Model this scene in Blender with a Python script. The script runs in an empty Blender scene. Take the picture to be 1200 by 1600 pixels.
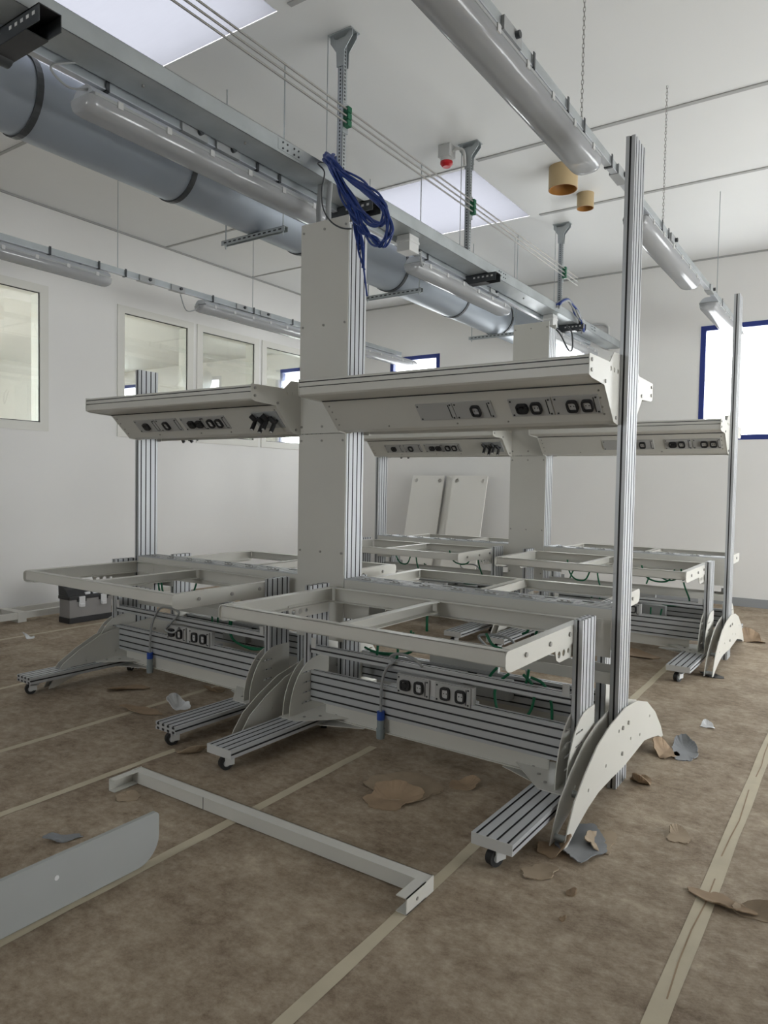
import bpy, bmesh, math, random
from mathutils import Vector, Matrix
random.seed(7)
S = bpy.context.scene
COL = S.collection
PI = math.pi

# ------------------------------------------------------------------ camera
cam = bpy.data.cameras.new('camera')
co = bpy.data.objects.new('camera', cam); COL.objects.link(co)
YAW, PITCH, ROLL = -0.5982277, 0.0391675, -0.0172011
cy, sy = math.cos(YAW), math.sin(YAW)
fwd = Vector((sy*math.cos(PITCH), cy*math.cos(PITCH), -math.sin(PITCH)))
rt = Vector((cy, -sy, 0)); dn = fwd.cross(rt)
c_, s_ = math.cos(ROLL), math.sin(ROLL)
r2 = c_*rt + s_*dn; d2 = -s_*rt + c_*dn
mw = Matrix((r2, -d2, -fwd)).transposed().to_4x4(); mw.translation = (0, 0, 1.5)
co.matrix_world = mw
cam.sensor_fit = 'VERTICAL'; cam.sensor_height = 36; cam.sensor_width = 27
cam.lens = 1114.58/1600*36; cam.clip_start = .05; cam.clip_end = 200
S.camera = co

# ------------------------------------------------------------------ world, daylight, exposure
SKY = 5.0
w = bpy.data.worlds.new('sky'); S.world = w; w.use_nodes = True
nt = w.node_tree; nt.nodes.clear()
bg = nt.nodes.new('ShaderNodeBackground'); out = nt.nodes.new('ShaderNodeOutputWorld')
bg.inputs['Color'].default_value = (1.0, .966, 1.035, 1); bg.inputs['Strength'].default_value = SKY
nt.links.new(bg.outputs[0], out.inputs[0])
S.view_settings.view_transform = 'Standard'; S.view_settings.look = 'None'
S.view_settings.gamma = 1; S.view_settings.use_curve_mapping = False
S.view_settings.exposure = 1.48

def portal(x, y, z, sx, sy_, rot):
    l = bpy.data.lights.new('daylight_portal', 'AREA'); l.shape = 'RECTANGLE'; l.size = sx; l.size_y = sy_
    l.cycles.is_portal = True
    o = bpy.data.objects.new('daylight_portal', l); COL.objects.link(o)
    o.location = (x, y, z); o.rotation_euler = rot

# ------------------------------------------------------------------ room dimensions
XL, XR, YN, YF, ZC = -7.7, 3.2, -2.6, 10.2, 4.53
WB, WT = 2.15, 3.65
NWIN_ADDED = [(-4.1, -2.5)]; NZ = (1.65, 3.1)  # unseen window added behind the camera to light the camera-facing sides
for a, b in NWIN_ADDED: portal((a+b)/2, YN-.16, sum(NZ)/2, b-a, NZ[1]-NZ[0], (PI/2, 0, 0))
FARWIN = [(-14.63, -13.66), (-9.4, -8.43), (-6.87, -5.9), (-4.4, -3.43), (-1.93, -.96), (.54, 1.51)]
SKYL = [(-5.15, -3.27, 2.0, 3.48), (-5.15, -3.27, 6.16, 7.6)]
for a, b in FARWIN[2:]: portal((a+b)/2, YF+.16, (WB+WT)/2, b-a, WT-WB, (-PI/2, 0, 0))
RWIN_ADDED = [(3.3, 4.6), (5.0, 7.2), (7.6, 9.8)]; RZ = (.15, 2.35)  # windows out of view, added to bring in light from the right
for a, b in RWIN_ADDED: portal(XR+.16, (a+b)/2, sum(RZ)/2, RZ[1]-RZ[0], b-a, (0, PI/2, 0))
for x0, x1, y0, y1 in SKYL: portal((x0+x1)/2, (y0+y1)/2, ZC+.5, x1-x0, y1-y0, (0, 0, 0))
portal(-8.915, YF+.16, (WB+WT)/2, .97, WT-WB, (-PI/2, 0, 0))
portal(-15.16, 1.4, 2.15, 3.1, 7.0, (0, -PI/2, 0))  # daylight through the added outer window of the neighbouring room
portal(-11.9, 2.1, 4.2, 2.6, 3.0, (0, 0, 0))  # daylight through the added rooflight of the neighbouring room
portal(-14.15, YF+.16, (WB+WT)/2, .97, WT-WB, (-PI/2, 0, 0))

# ------------------------------------------------------------------ materials
MAT = {}
def mat(name, col, rough=.5, metal=0, noise=0, nscale=8, bump=0, bscale=40, spec=.5, stretch=None):
    m = bpy.data.materials.new(name); m.use_nodes = True
    n = m.node_tree; b = n.nodes['Principled BSDF']
    b.inputs['Base Color'].default_value = (*col, 1); b.inputs['Roughness'].default_value = rough
    b.inputs['Metallic'].default_value = metal; b.inputs['Specular IOR Level'].default_value = spec
    if noise or bump:
        tc = n.nodes.new('ShaderNodeTexCoord'); src = tc.outputs['Object']
        if stretch:
            mp = n.nodes.new('ShaderNodeMapping'); mp.inputs['Scale'].default_value = stretch
            n.links.new(src, mp.inputs[0]); src = mp.outputs[0]
    if noise:
        t = n.nodes.new('ShaderNodeTexNoise'); t.inputs['Scale'].default_value = nscale; t.inputs['Detail'].default_value = 5
        r = n.nodes.new('ShaderNodeMapRange'); r.inputs[1].default_value = .3; r.inputs[2].default_value = .7
        r.inputs[3].default_value = 1-noise; r.inputs[4].default_value = 1+noise
        mx = n.nodes.new('ShaderNodeVectorMath'); mx.operation = 'SCALE'; mx.inputs[0].default_value = col
        n.links.new(src, t.inputs['Vector']); n.links.new(t.outputs['Fac'], r.inputs[0])
        n.links.new(r.outputs[0], mx.inputs['Scale']); n.links.new(mx.outputs[0], b.inputs['Base Color'])
    if bump:
        t2 = n.nodes.new('ShaderNodeTexNoise'); t2.inputs['Scale'].default_value = bscale; t2.inputs['Detail'].default_value = 4
        bp = n.nodes.new('ShaderNodeBump'); bp.inputs['Strength'].default_value = bump; bp.inputs['Distance'].default_value = .01
        n.links.new(src, t2.inputs['Vector']); n.links.new(t2.outputs['Fac'], bp.inputs['Height']); n.links.new(bp.outputs[0], b.inputs['Normal'])
    MAT[name] = m
    return m
WHITE = mat('white_powder_coat', (.60, .59, .545), .38, noise=.02, nscale=3)
PANEL = mat('panel_grey_board', (.37, .385, .38), .5, noise=.03, nscale=4)
ALU = mat('anodised_aluminium', (.50, .515, .53), .45, .35, noise=.04, nscale=2, stretch=(1, 1, 1))
GALV = mat('galvanised_steel', (.41, .44, .45), .42, .5, noise=.14, nscale=3.5)
DUCT = mat('duct_sheet_steel', (.33, .37, .42), .45, .35, noise=.07, nscale=1.2)
DARK = mat('dark_steel', (.06, .065, .07), .45, .3)
BLACK = mat('black_plastic_and_hollow_shade', (.018, .018, .02), .45)
GREYP = mat('grey_plastic', (.36, .37, .37), .5)
LGREY = mat('light_grey_plastic', (.56, .56, .55), .5)
ZINC = mat('zinc_screw', (.35, .34, .32), .4, .6)
WALL = mat('wall_paint', (.81, .80, .78), .75, noise=.015, nscale=1.2)
CEIL = mat('ceiling_panel', (.76, .765, .755), .6, noise=.015, nscale=1)
SEAM = mat('joint_sealant', (.40, .40, .39), .7)
FRAMEW = mat('window_frame_beige', (.72, .71, .66), .5)
BLUE = mat('blue_window_frame', (.012, .03, .20), .4)
RUBBER = mat('rubber', (.015, .015, .016), .6)
GREEN = mat('green_cable', (.0, .12, .05), .5)
BCABLE = mat('blue_cable', (.008, .033, .19), .4)
GCABLE = mat('grey_cable', (.30, .31, .31), .5)
CARD = mat('cardboard', (.32, .23, .15), .85, noise=.12, nscale=14)
CARD2 = mat('cardboard_pale', (.35, .275, .195), .85, noise=.12, nscale=10)
SHEET = mat('grey_foil', (.20, .21, .225), .5, noise=.1)
PAPER = mat('white_paper', (.72, .73, .74), .7)
RED = mat('red_plastic', (.55, .012, .02), .35)
ORANGE = mat('orange_pvc', (.33, .15, .03), .5)
CREAM = mat('cream_pvc', (.47, .35, .19), .5)
TAPE = mat('masking_tape', (.53, .47, .345), .7, noise=.08, nscale=6)
CHROME = mat('chrome', (.75, .76, .78), .3, .5)
TBOX = mat('toolbox_grey', (.24, .23, .225), .55)
SOCK = mat('socket_plate', (.42, .42, .41), .45)
CONN = mat('grey_connector', (.24, .28, .29), .45)
CONB = mat('blue_collar', (.02, .07, .35), .45)
BOARDW = mat('white_board', (.80, .785, .74), .5)
BASEB = mat('baseboard_grey', (.30, .31, .32), .6)

LAMPW = mat('lamp_housing', (.50, .52, .55), .35, .2)
def clear_mat(name, tint, gloss, rough=0., diffuse=None, dfac=0.):
    m = bpy.data.materials.new(name); m.use_nodes = True; n = m.node_tree; n.nodes.clear()
    o = n.nodes.new('ShaderNodeOutputMaterial'); t = n.nodes.new('ShaderNodeBsdfTransparent'); t.inputs[0].default_value = (*tint, 1)
    g = n.nodes.new('ShaderNodeBsdfGlossy'); g.inputs['Roughness'].default_value = rough
    base = t.outputs[0]
    if diffuse:
        d = n.nodes.new('ShaderNodeBsdfDiffuse'); d.inputs[0].default_value = (*diffuse, 1)
        mx0 = n.nodes.new('ShaderNodeMixShader'); mx0.inputs[0].default_value = dfac
        n.links.new(base, mx0.inputs[1]); n.links.new(d.outputs[0], mx0.inputs[2]); base = mx0.outputs[0]
    lw = n.nodes.new('ShaderNodeLayerWeight'); lw.inputs[0].default_value = .35
    mr = n.nodes.new('ShaderNodeMapRange'); mr.inputs[3].default_value = gloss; mr.inputs[4].default_value = min(1, gloss*6)
    n.links.new(lw.outputs['Fresnel'], mr.inputs[0])
    mx = n.nodes.new('ShaderNodeMixShader'); n.links.new(mr.outputs[0], mx.inputs[0])
    n.links.new(base, mx.inputs[1]); n.links.new(g.outputs[0], mx.inputs[2]); n.links.new(mx.outputs[0], o.inputs[0])
    MAT[name] = m; return m
GLASS = clear_mat('window_glass', (.90, .93, .90), .06)
def skylight_mat():
    m = bpy.data.materials.new('skylight_polycarbonate'); m.use_nodes = True; n = m.node_tree; n.nodes.clear()
    o = n.nodes.new('ShaderNodeOutputMaterial'); t = n.nodes.new('ShaderNodeBsdfTranslucent'); d = n.nodes.new('ShaderNodeBsdfDiffuse')
    tc = n.nodes.new('ShaderNodeTexCoord'); w_ = n.nodes.new('ShaderNodeTexNoise'); w_.inputs['Scale'].default_value = 5; w_.inputs['Detail'].default_value = 6
    mp = n.nodes.new('ShaderNodeMapping'); mp.inputs['Scale'].default_value = (1, 14, 1); n.links.new(tc.outputs['Object'], mp.inputs[0]); n.links.new(mp.outputs[0], w_.inputs['Vector'])
    r_ = n.nodes.new('ShaderNodeMapRange'); r_.inputs[3].default_value = .94; r_.inputs[4].default_value = 1.06; n.links.new(w_.outputs['Fac'], r_.inputs[0])
    v = n.nodes.new('ShaderNodeVectorMath'); v.operation = 'SCALE'; v.inputs[0].default_value = (.056, .060, .064); n.links.new(r_.outputs[0], v.inputs['Scale']); n.links.new(v.outputs[0], t.inputs[0])
    d.inputs[0].default_value = (.10, .10, .10, 1); mx = n.nodes.new('ShaderNodeAddShader')
    n.links.new(t.outputs[0], mx.inputs[0]); n.links.new(d.outputs[0], mx.inputs[1]); n.links.new(mx.outputs[0], o.inputs[0]); return m
POLY = skylight_mat()
PCLEAR = clear_mat('clear_polycarbonate', (.97, .97, .97), .01)
DIFF = clear_mat('lamp_diffuser', (.85, .87, .88), .045, .09, (.48, .485, .50), .6)

def floor_mat():
    m = bpy.data.materials.new('paper_covered_floor'); m.use_nodes = True; n = m.node_tree; b = n.nodes['Principled BSDF']
    tc = n.nodes.new('ShaderNodeTexCoord')
    def noise(scale, det, rough, st=(1, 1, 1)):
        mp = n.nodes.new('ShaderNodeMapping'); mp.inputs['Scale'].default_value = st
        n.links.new(tc.outputs['Object'], mp.inputs[0])
        t = n.nodes.new('ShaderNodeTexNoise'); t.inputs['Scale'].default_value = scale; t.inputs['Detail'].default_value = det; t.inputs['Roughness'].default_value = rough
        n.links.new(mp.outputs[0], t.inputs['Vector']); return t.outputs['Fac']
    a = noise(3.4, 12, .8); c = noise(17, 9, .8, (1, 1.3, 1)); f = noise(60, 3, .6)
    ad = n.nodes.new('ShaderNodeMath'); ad.operation = 'MULTIPLY_ADD'; ad.inputs[1].default_value = .6; n.links.new(a, ad.inputs[0])
    m2 = n.nodes.new('ShaderNodeMath'); m2.operation = 'MULTIPLY'; m2.inputs[1].default_value = .45; n.links.new(c, m2.inputs[0]); n.links.new(m2.outputs[0], ad.inputs[2])
    cr = n.nodes.new('ShaderNodeValToRGB'); e = cr.color_ramp.elements
    e[0].position = .395; e[0].color = (.165, .118, .078, 1); e[1].position = .67; e[1].color = (.52, .44, .335, 1)
    k = e.new(.5); k.color = (.30, .236, .17, 1)
    n.links.new(ad.outputs[0], cr.inputs[0]); n.links.new(cr.outputs[0], b.inputs['Base Color'])
    b.inputs['Roughness'].default_value = .72; b.inputs['Specular IOR Level'].default_value = .3
    wv = n.nodes.new('ShaderNodeTexWave'); wv.inputs['Scale'].default_value = 22; wv.inputs['Distortion'].default_value = 3; wv.inputs['Detail'].default_value = 2
    mp = n.nodes.new('ShaderNodeMapping'); mp.inputs['Rotation'].default_value = (0, 0, 1.1); n.links.new(tc.outputs['Object'], mp.inputs[0]); n.links.new(mp.outputs[0], wv.inputs['Vector'])
    mk = n.nodes.new('ShaderNodeMath'); mk.operation = 'MULTIPLY'; n.links.new(wv.outputs['Fac'], mk.inputs[0]); n.links.new(c, mk.inputs[1])
    sm = n.nodes.new('ShaderNodeMath'); sm.operation = 'MULTIPLY_ADD'; sm.inputs[1].default_value = .16; n.links.new(mk.outputs[0], sm.inputs[0])
    s3 = n.nodes.new('ShaderNodeMath'); s3.operation = 'ADD'; n.links.new(a, s3.inputs[0]); n.links.new(c, s3.inputs[1]); n.links.new(s3.outputs[0], sm.inputs[2])
    bp = n.nodes.new('ShaderNodeBump'); bp.inputs['Strength'].default_value = .35; bp.inputs['Distance'].default_value = .02
    n.links.new(sm.outputs[0], bp.inputs['Height']); n.links.new(bp.outputs[0], b.inputs['Normal'])
    return m
FLOOR = floor_mat()

# ------------------------------------------------------------------ mesh builder
class MB:
    def __init__(s): s.v = []; s.f = []; s.mi = []; s.m = []; s.sm = []
    def slot(s, m):
        if m not in s.m: s.m.append(m)
        return s.m.index(m)
    def add(s, vs, fs, m, smooth=False):
        o = len(s.v); k = s.slot(m); s.v += [tuple(v) for v in vs]
        for f in fs: s.f.append([i+o for i in f]); s.mi.append(k); s.sm.append(smooth)
        return s
    def box(s, x0, x1, y0, y1, z0, z1, m):
        if x0 > x1: x0, x1 = x1, x0
        if y0 > y1: y0, y1 = y1, y0
        if z0 > z1: z0, z1 = z1, z0
        v = [(x, y, z) for x in (x0, x1) for y in (y0, y1) for z in (z0, z1)]
        return s.add(v, [(0, 1, 3, 2), (4, 6, 7, 5), (0, 4, 5, 1), (2, 3, 7, 6), (0, 2, 6, 4), (1, 5, 7, 3)], m)
    def fbox(s, O, U, V, N, w, h, d, m):   # box centred on O in plane U,V, rising d along N
        P = []
        for a in (-1, 1):
            for b in (-1, 1):
                for c in (0, 1): P.append(O + U*(a*w/2) + V*(b*h/2) + N*(c*d))
        return s.add(P, [(0, 1, 3, 2), (4, 6, 7, 5), (0, 4, 5, 1), (2, 3, 7, 6), (0, 2, 6, 4), (1, 5, 7, 3)], m)
    def prism(s, pts, A, fn, m, smooth=False, caps=True):   # pts 2-D, A=(a0,a1) extents, fn(p,q,a)->xyz
        n = len(pts); v = [fn(p, q, A[0]) for p, q in pts] + [fn(p, q, A[1]) for p, q in pts]
        fs = [(i, (i+1) % n, n+(i+1) % n, n+i) for i in range(n)]
        s.add(v, fs, m, smooth)
        if caps: s.add(v, [tuple(range(n))[::-1], tuple(range(n, 2*n))], m)
        return s
    def cyl(s, p0, p1, r, m, seg=12, r1=None, caps=True, smooth=True):
        p0 = Vector(p0); p1 = Vector(p1); d = (p1-p0).normalized(); r1 = r if r1 is None else r1
        u = d.orthogonal().normalized(); w_ = d.cross(u)
        c = [(math.cos(2*PI*i/seg), math.sin(2*PI*i/seg)) for i in range(seg)]
        v = [p0+(u*a+w_*b)*r for a, b in c] + [p1+(u*a+w_*b)*r1 for a, b in c]
        s.add(v, [(i, (i+1) % seg, seg+(i+1) % seg, seg+i) for i in range(seg)], m, smooth)
        if caps: s.add(v, [tuple(range(seg))[::-1], tuple(range(seg, 2*seg))], m)
        return s
    def tube(s, pts, r, m, seg=6, n=6, closed=False):
        P = [Vector(p) for p in pts]; Q = []
        k = len(P)
        if n > 1 and k > 2:
            for i in range(k if closed else k-1):
                g = (lambda j: P[j % k]) if closed else (lambda j: P[max(0, min(k-1, j))])
                a, b, c, d = g(i-1), g(i), g(i+1), g(i+2)
                for t in range(n):
                    t /= n; Q.append(.5*((2*b)+(c-a)*t+(2*a-5*b+4*c-d)*t*t+(3*b-a-3*c+d)*t**3))
            if not closed: Q.append(P[-1])
        else: Q = P
        u = None; v = []; L = len(Q)
        for i, q in enumerate(Q):
            d = (Q[(i+1) % L]-Q[i-1]) if closed else (Q[min(L-1, i+1)]-Q[max(0, i-1)])
            d.normalize()
            u = d.orthogonal() if u is None else (u-d*u.dot(d))
            if u.length < 1e-6: u = d.orthogonal()
            u.normalize(); w_ = d.cross(u)
            v += [q+(u*math.cos(2*PI*j/seg)+w_*math.sin(2*PI*j/seg))*r for j in range(seg)]
        fs = []
        for i in range(L if closed else L-1):
            a = i*seg; b = ((i+1) % L)*seg
            fs += [(a+j, a+(j+1) % seg, b+(j+1) % seg, b+j) for j in range(seg)]
        if not closed: fs += [tuple(range(seg))[::-1], tuple(range((L-1)*seg, L*seg))]
        return s.add(v, fs, m, True)
    def plate(s, outline, holes, A, fn, m):    # plate with round/polygon holes
        bm = bmesh.new(); es = []
        for loop in [outline]+holes:
            vs = [bm.verts.new((p, q, 0)) for p, q in loop]
            es += [bm.edges.new((vs[i], vs[(i+1) % len(vs)])) for i in range(len(vs))]
        bmesh.ops.triangle_fill(bm, use_beauty=True, use_dissolve=False, edges=es)
        bm.verts.index_update(); n = len(bm.verts)
        P = [(v.co.x, v.co.y) for v in bm.verts]; T = [tuple(v.index for v in f.verts) for f in bm.faces]; bm.free()
        v = [fn(p, q, A[0]) for p, q in P]+[fn(p, q, A[1]) for p, q in P]
        fs = T+[tuple(i+n for i in t)[::-1] for t in T]; o = 0
        for loop in [outline]+holes:
            k = len(loop); fs += [(o+i, o+(i+1) % k, n+o+(i+1) % k, n+o+i) for i in range(k)]; o += k
        return s.add(v, fs, m)
    def build(s, name, parent=None, bevel=0, loc=None):
        me = bpy.data.meshes.new(name); me.from_pydata(s.v, [], s.f)
        for m in s.m: me.materials.append(m)
        me.polygons.foreach_set('material_index', s.mi); me.polygons.foreach_set('use_smooth', s.sm)
        bm = bmesh.new(); bm.from_mesh(me); bmesh.ops.recalc_face_normals(bm, faces=bm.faces); bm.to_mesh(me); bm.free()
        me.update()
        o = bpy.data.objects.new(name, me); COL.objects.link(o)
        if parent: o.parent = parent
        if loc: o.location = loc
        if bevel:
            b = o.modifiers.new('bevel', 'BEVEL'); b.width = bevel; b.segments = 2; b.limit_method = 'ANGLE'; b.angle_limit = .7
        return o
def circ(x, y, r, n=14): return [(x+r*math.cos(2*PI*i/n), y+r*math.sin(2*PI*i/n)) for i in range(n)]
def tag(o, label, cat, group=None):
    o['label'] = label; o['category'] = cat
    if group: o['group'] = group
    return o
def thing(name, label, cat, loc=(0, 0, 0), rz=0, group=None):
    o = bpy.data.objects.new(name, None); COL.objects.link(o); o.location = loc; o.rotation_euler = (0, 0, rz)
    o.empty_display_size = .1
    return tag(o, label, cat, group)
def struct(o): o['kind'] = 'structure'; return o
def kids(o): return [c for c in bpy.data.objects if c.parent == o]
def copy_tree(o, parent=None):
    c = o.copy(); COL.objects.link(c)
    if parent: c.parent = parent
    for ch in kids(o): copy_tree(ch, c)
    return c
YZX = lambda p, q, a: (a, p, q)
XZY = lambda p, q, a: (p, a, q)
XYZ = lambda p, q, a: (p, q, a)

MOD = .0445
def prof_section(n):     # n-module aluminium profile, w = n*MOD along p, MOD along q, centred
    W, T = n*MOD, MOD; P = []
    nk, dp = .0047, .006
    def side(o, d, inn, cnt):
        for i in range(cnt):
            c = (i+.5)*MOD
            for a, b in ((c-nk, 0), (c-nk, dp), (c+nk, dp), (c+nk, 0)): P.append((o[0]+d[0]*a+inn[0]*b, o[1]+d[1]*a+inn[1]*b))
    P.append((-W/2, -T/2)); side((-W/2, -T/2), (1, 0), (0, 1), n)
    P.append((W/2, -T/2)); side((W/2, -T/2), (0, 1), (-1, 0), 1)
    P.append((W/2, T/2)); side((W/2, T/2), (-1, 0), (0, -1), n)
    P.append((-W/2, T/2)); side((-W/2, T/2), (0, -1), (1, 0), 1)
    return P
PS = {n: prof_section(n) for n in (1, 2, 4)}
def profile(mb, n, axis, wide, c, a0, a1, m=None):
    """axis: run direction; wide: direction of the n modules; c: centre in the two cross axes (wide, thin)"""
    thin = [k for k in 'xyz' if k not in (axis, wide)][0]
    def fn(p, q, a):
        d = {axis: a, wide: c[0]+p, thin: c[1]+q}; return (d['x'], d['y'], d['z'])
    pts = PS[n]; k = len(pts); W, T = n*MOD/2-1e-5, MOD/2-1e-5
    v = [fn(p, q, a0) for p, q in pts]+[fn(p, q, a1) for p, q in pts]
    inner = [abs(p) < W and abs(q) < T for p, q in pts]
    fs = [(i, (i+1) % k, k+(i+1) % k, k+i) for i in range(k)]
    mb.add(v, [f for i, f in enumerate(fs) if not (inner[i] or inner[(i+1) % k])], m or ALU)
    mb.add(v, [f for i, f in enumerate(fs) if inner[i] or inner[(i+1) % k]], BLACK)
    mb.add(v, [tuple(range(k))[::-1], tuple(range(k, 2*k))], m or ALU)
    e = .0006                       # open end: flat black patches painted for the shade inside hollow chambers
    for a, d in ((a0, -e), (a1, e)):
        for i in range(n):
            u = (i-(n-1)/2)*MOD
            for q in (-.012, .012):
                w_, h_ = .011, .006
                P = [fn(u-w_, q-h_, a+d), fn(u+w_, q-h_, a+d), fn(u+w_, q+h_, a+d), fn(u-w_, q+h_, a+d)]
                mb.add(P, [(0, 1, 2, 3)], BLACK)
    return mb

# ------------------------------------------------------------------ room shell
def wall_with_holes(mb, u0, u1, z0, z1, holes, thick, fn, m):
    """grid of boxes around the rectangular holes"""
    us = sorted({u0, u1, *[h[0] for h in holes], *[h[1] for h in holes]})
    zs = sorted({z0, z1, *[h[2] for h in holes], *[h[3] for h in holes]})
    for i in range(len(us)-1):
        for j in range(len(zs)-1):
            uc, zc = (us[i]+us[i+1])/2, (zs[j]+zs[j+1])/2
            if any(h[0] < uc < h[1] and h[2] < zc < h[3] for h in holes): continue
            fn(mb, us[i], us[i+1], zs[j], zs[j+1], thick, m)
fx = lambda x0, s: (lambda mb, u0, u1, z0, z1, t, m: mb.box(x0, x0+s*t, u0, u1, z0, z1, m))
fy = lambda y0, s: (lambda mb, u0, u1, z0, z1, t, m: mb.box(u0, u1, y0, y0+s*t, z0, z1, m))
fz = lambda z: (lambda mb, u0, u1, v0, v1, t, m: mb.box(u0, u1, v0, v1, z, z+t, m))

b = MB(); b.add([(-15.2, YN-.2, 0), (XR+.2, YN-.2, 0), (XR+.2, YF+.2, 0), (-15.2, YF+.2, 0)], [(0, 1, 2, 3)], FLOOR)
b.box(-15.2, XR+.2, YN-.2, YF+.2, -.2, -.005, FLOOR); struct(b.build('floor'))
b = MB(); wall_with_holes(b, XL-.15, XR+.2, YN-.2, YF+.2, [(x0, x1, y0, y1) for x0, x1, y0, y1 in SKYL], .12, fz(ZC), CEIL); struct(b.build('ceiling'))
LW = [(3.42, 4.44), (5.52, 6.515), (6.77, 7.775), (8.03, 9.03)]; LZ = (2.12, 3.56)
b = MB(); wall_with_holes(b, YN, YF, 0, ZC, [(a, c, LZ[0], LZ[1]) for a, c in LW], .15, fx(XL, -1), WALL); struct(b.build('wall_left'))
b = MB(); wall_with_holes(b, -15.2, XR+.2, 0, ZC, [(a, c, WB, WT) for a, c in FARWIN], .2, fy(YF, 1), WALL); struct(b.build('wall_far'))
b = MB(); wall_with_holes(b, YN, YF, 0, ZC, [(a, c, *RZ) for a, c in RWIN_ADDED], .2, fx(XR, 1), WALL); struct(b.build('wall_right'))
b = MB(); wall_with_holes(b, -15.2, XR+.2, 0, ZC, [(a, c, *NZ) for a, c in NWIN_ADDED], .2, fy(YN, -1), WALL); struct(b.build('wall_near'))
# neighbouring room seen through the internal windows
b = MB(); wall_with_holes(b, YN, YF, 0, ZC, [(-2.1, 4.9, .6, 3.7)], .2, fx(-15.0, -1), WALL); struct(b.build('wall_neighbour'))  # window opening is added out of view, to brighten this room
b = MB(); wall_with_holes(b, -15.2, XL-.15, YN, YF, [(-13.2, -10.6, .6, 3.6)], .12, fz(3.95), CEIL); struct(b.build('ceiling_neighbour'))  # unseen rooflight opening, added for more light in the neighbouring room
b = MB(); b.box(XL, XR, YF-.018, YF-.001, 0, .11, BASEB); struct(b.build('baseboard_far'))

# internal windows: frame + black gasket + pane
for i, (a, c) in enumerate(LW):
    b = MB(); y0, y1, z0, z1 = a-.095, c+.095, LZ[0]-.09, LZ[1]+.085
    m3 = .004
    for (p0, p1, q0, q1) in ((y0, y1, z0, LZ[0]+m3), (y0, y1, LZ[1]-m3, z1), (y0, a+m3, LZ[0]+m3, LZ[1]-m3), (c-m3, y1, LZ[0]+m3, LZ[1]-m3)):
        b.box(XL-.17, XL+.012, p0, p1, q0, q1, FRAMEW)
    w_ = b.build('window_%d' % (i+1)); struct(w_)
    b = MB(); g = .013
    for (p0, p1, q0, q1) in ((a, c, LZ[0], LZ[0]+g), (a, c, LZ[1]-g, LZ[1]), (a, a+g, LZ[0], LZ[1]), (c-g, c, LZ[0], LZ[1])):
        b.box(XL-.012, XL-.003, p0, p1, q0, q1, BLACK)
    b.build('gasket', w_)
    MB().box(XL-.010, XL-.005, a+g, c-g, LZ[0]+g, LZ[1]-g, GLASS).build('pane', w_)
def blue_window(idx, u0, u1, z0, z1, wall):
    b = MB(); f = .065
    rects = [(u0, u1, z0, z0+f), (u0, u1, z1-f, z1), (u0, u0+f, z0+f, z1-f), (u1-f, u1, z0+f, z1-f)]
    if u1-u0 > 1.4: rects.append(((u0+u1)/2-f/2, (u0+u1)/2+f/2, z0+f, z1-f))
    for p0, p1, q0, q1 in rects:
        if wall == 'far': b.box(p0, p1, YF-.006, YF+.07, q0, q1, BLUE)
        elif wall == 'near': b.box(p0, p1, YN-.07, YN+.006, q0, q1, BLUE)
        elif wall == 'right': b.box(XR-.006, XR+.07, p0, p1, q0, q1, BLUE)
        else: b.box(-15.07, -14.994, p0, p1, q0, q1, BLUE)
    o = struct(b.build('window_%d' % idx)); b = MB()
    if wall == 'far': b.box(u0+f, u1-f, YF+.03, YF+.036, z0+f, z1-f, GLASS)
    elif wall == 'near': b.box(u0+f, u1-f, YN-.036, YN-.03, z0+f, z1-f, GLASS)
    elif wall == 'right': b.box(XR+.03, XR+.036, u0+f, u1-f, z0+f, z1-f, GLASS)
    else: b.box(-15.036, -15.03, u0+f, u1-f, z0+f, z1-f, GLASS)
    b.build('pane', o)
k = 5
for a, c in FARWIN: blue_window(k, a, c, WB, WT, 'far'); k += 1
for a, c in RWIN_ADDED: blue_window(k, a, c, *RZ, 'right'); k += 1  # frames of the added right-wall light openings
for a, c in NWIN_ADDED: blue_window(k, a, c, *NZ, 'near'); k += 1  # frame of the added light opening behind the camera
blue_window(k, -2.1, 4.9, .6, 3.7, 'neighbour'); k += 1  # frame of the neighbouring room's added, unseen light opening
for x0, x1, y0, y1 in SKYL:
    b = MB(); h = .12
    wall_with_holes(b, x0-.1, x1+.1, y0-.1, y1+.1, [(x0-.001, x1+.001, y0-.001, y1+.001)], h, fz(ZC+.121), WALL)
    o = struct(b.build('window_%d' % k)); k += 1
    b = MB(); z0, z1 = ZC+.004, ZC+.016; e = .0015; X0, X1, Y0, Y1 = x0+e, x1-e, y0+e, y1-e
    v = [(x, y, z) for x in (X0, X1) for y in (Y0, Y1) for z in (z0, z1)]
    b.add(v, [(0, 2, 6, 4)], POLY).add(v, [(0, 1, 3, 2), (4, 6, 7, 5), (0, 4, 5, 1), (2, 3, 7, 6), (1, 5, 7, 3)], PCLEAR); b.build('pane', o)

# ceiling joints
TR = [(-3.16, XR, 3.45, 3.49), (-3.14, XR, 6.03, 6.075), (-3.16, XR, 7.60, 7.645), (XL, -5.2, 3.55, 3.58), (XL, -5.2, 6.125, 6.155), (XL, -5.2, 7.69, 7.72), (-5.15, -3.2, 6.10, 6.108)]
for i, (x0, x1, y0, y1) in enumerate(TR): struct(MB().box(x0, x1, y0, y1, ZC-.008, ZC+.002, SEAM).build('trim_%d' % (i+1)))
struct(MB().box(XL+.001, XL+.022, YN, YF, ZC-.02, ZC-.001, SEAM).build('trim_8'))
struct(MB().box(XL, XR, YF-.02, YF-.001, ZC-.02, ZC-.001, SEAM).build('trim_9'))

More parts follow.
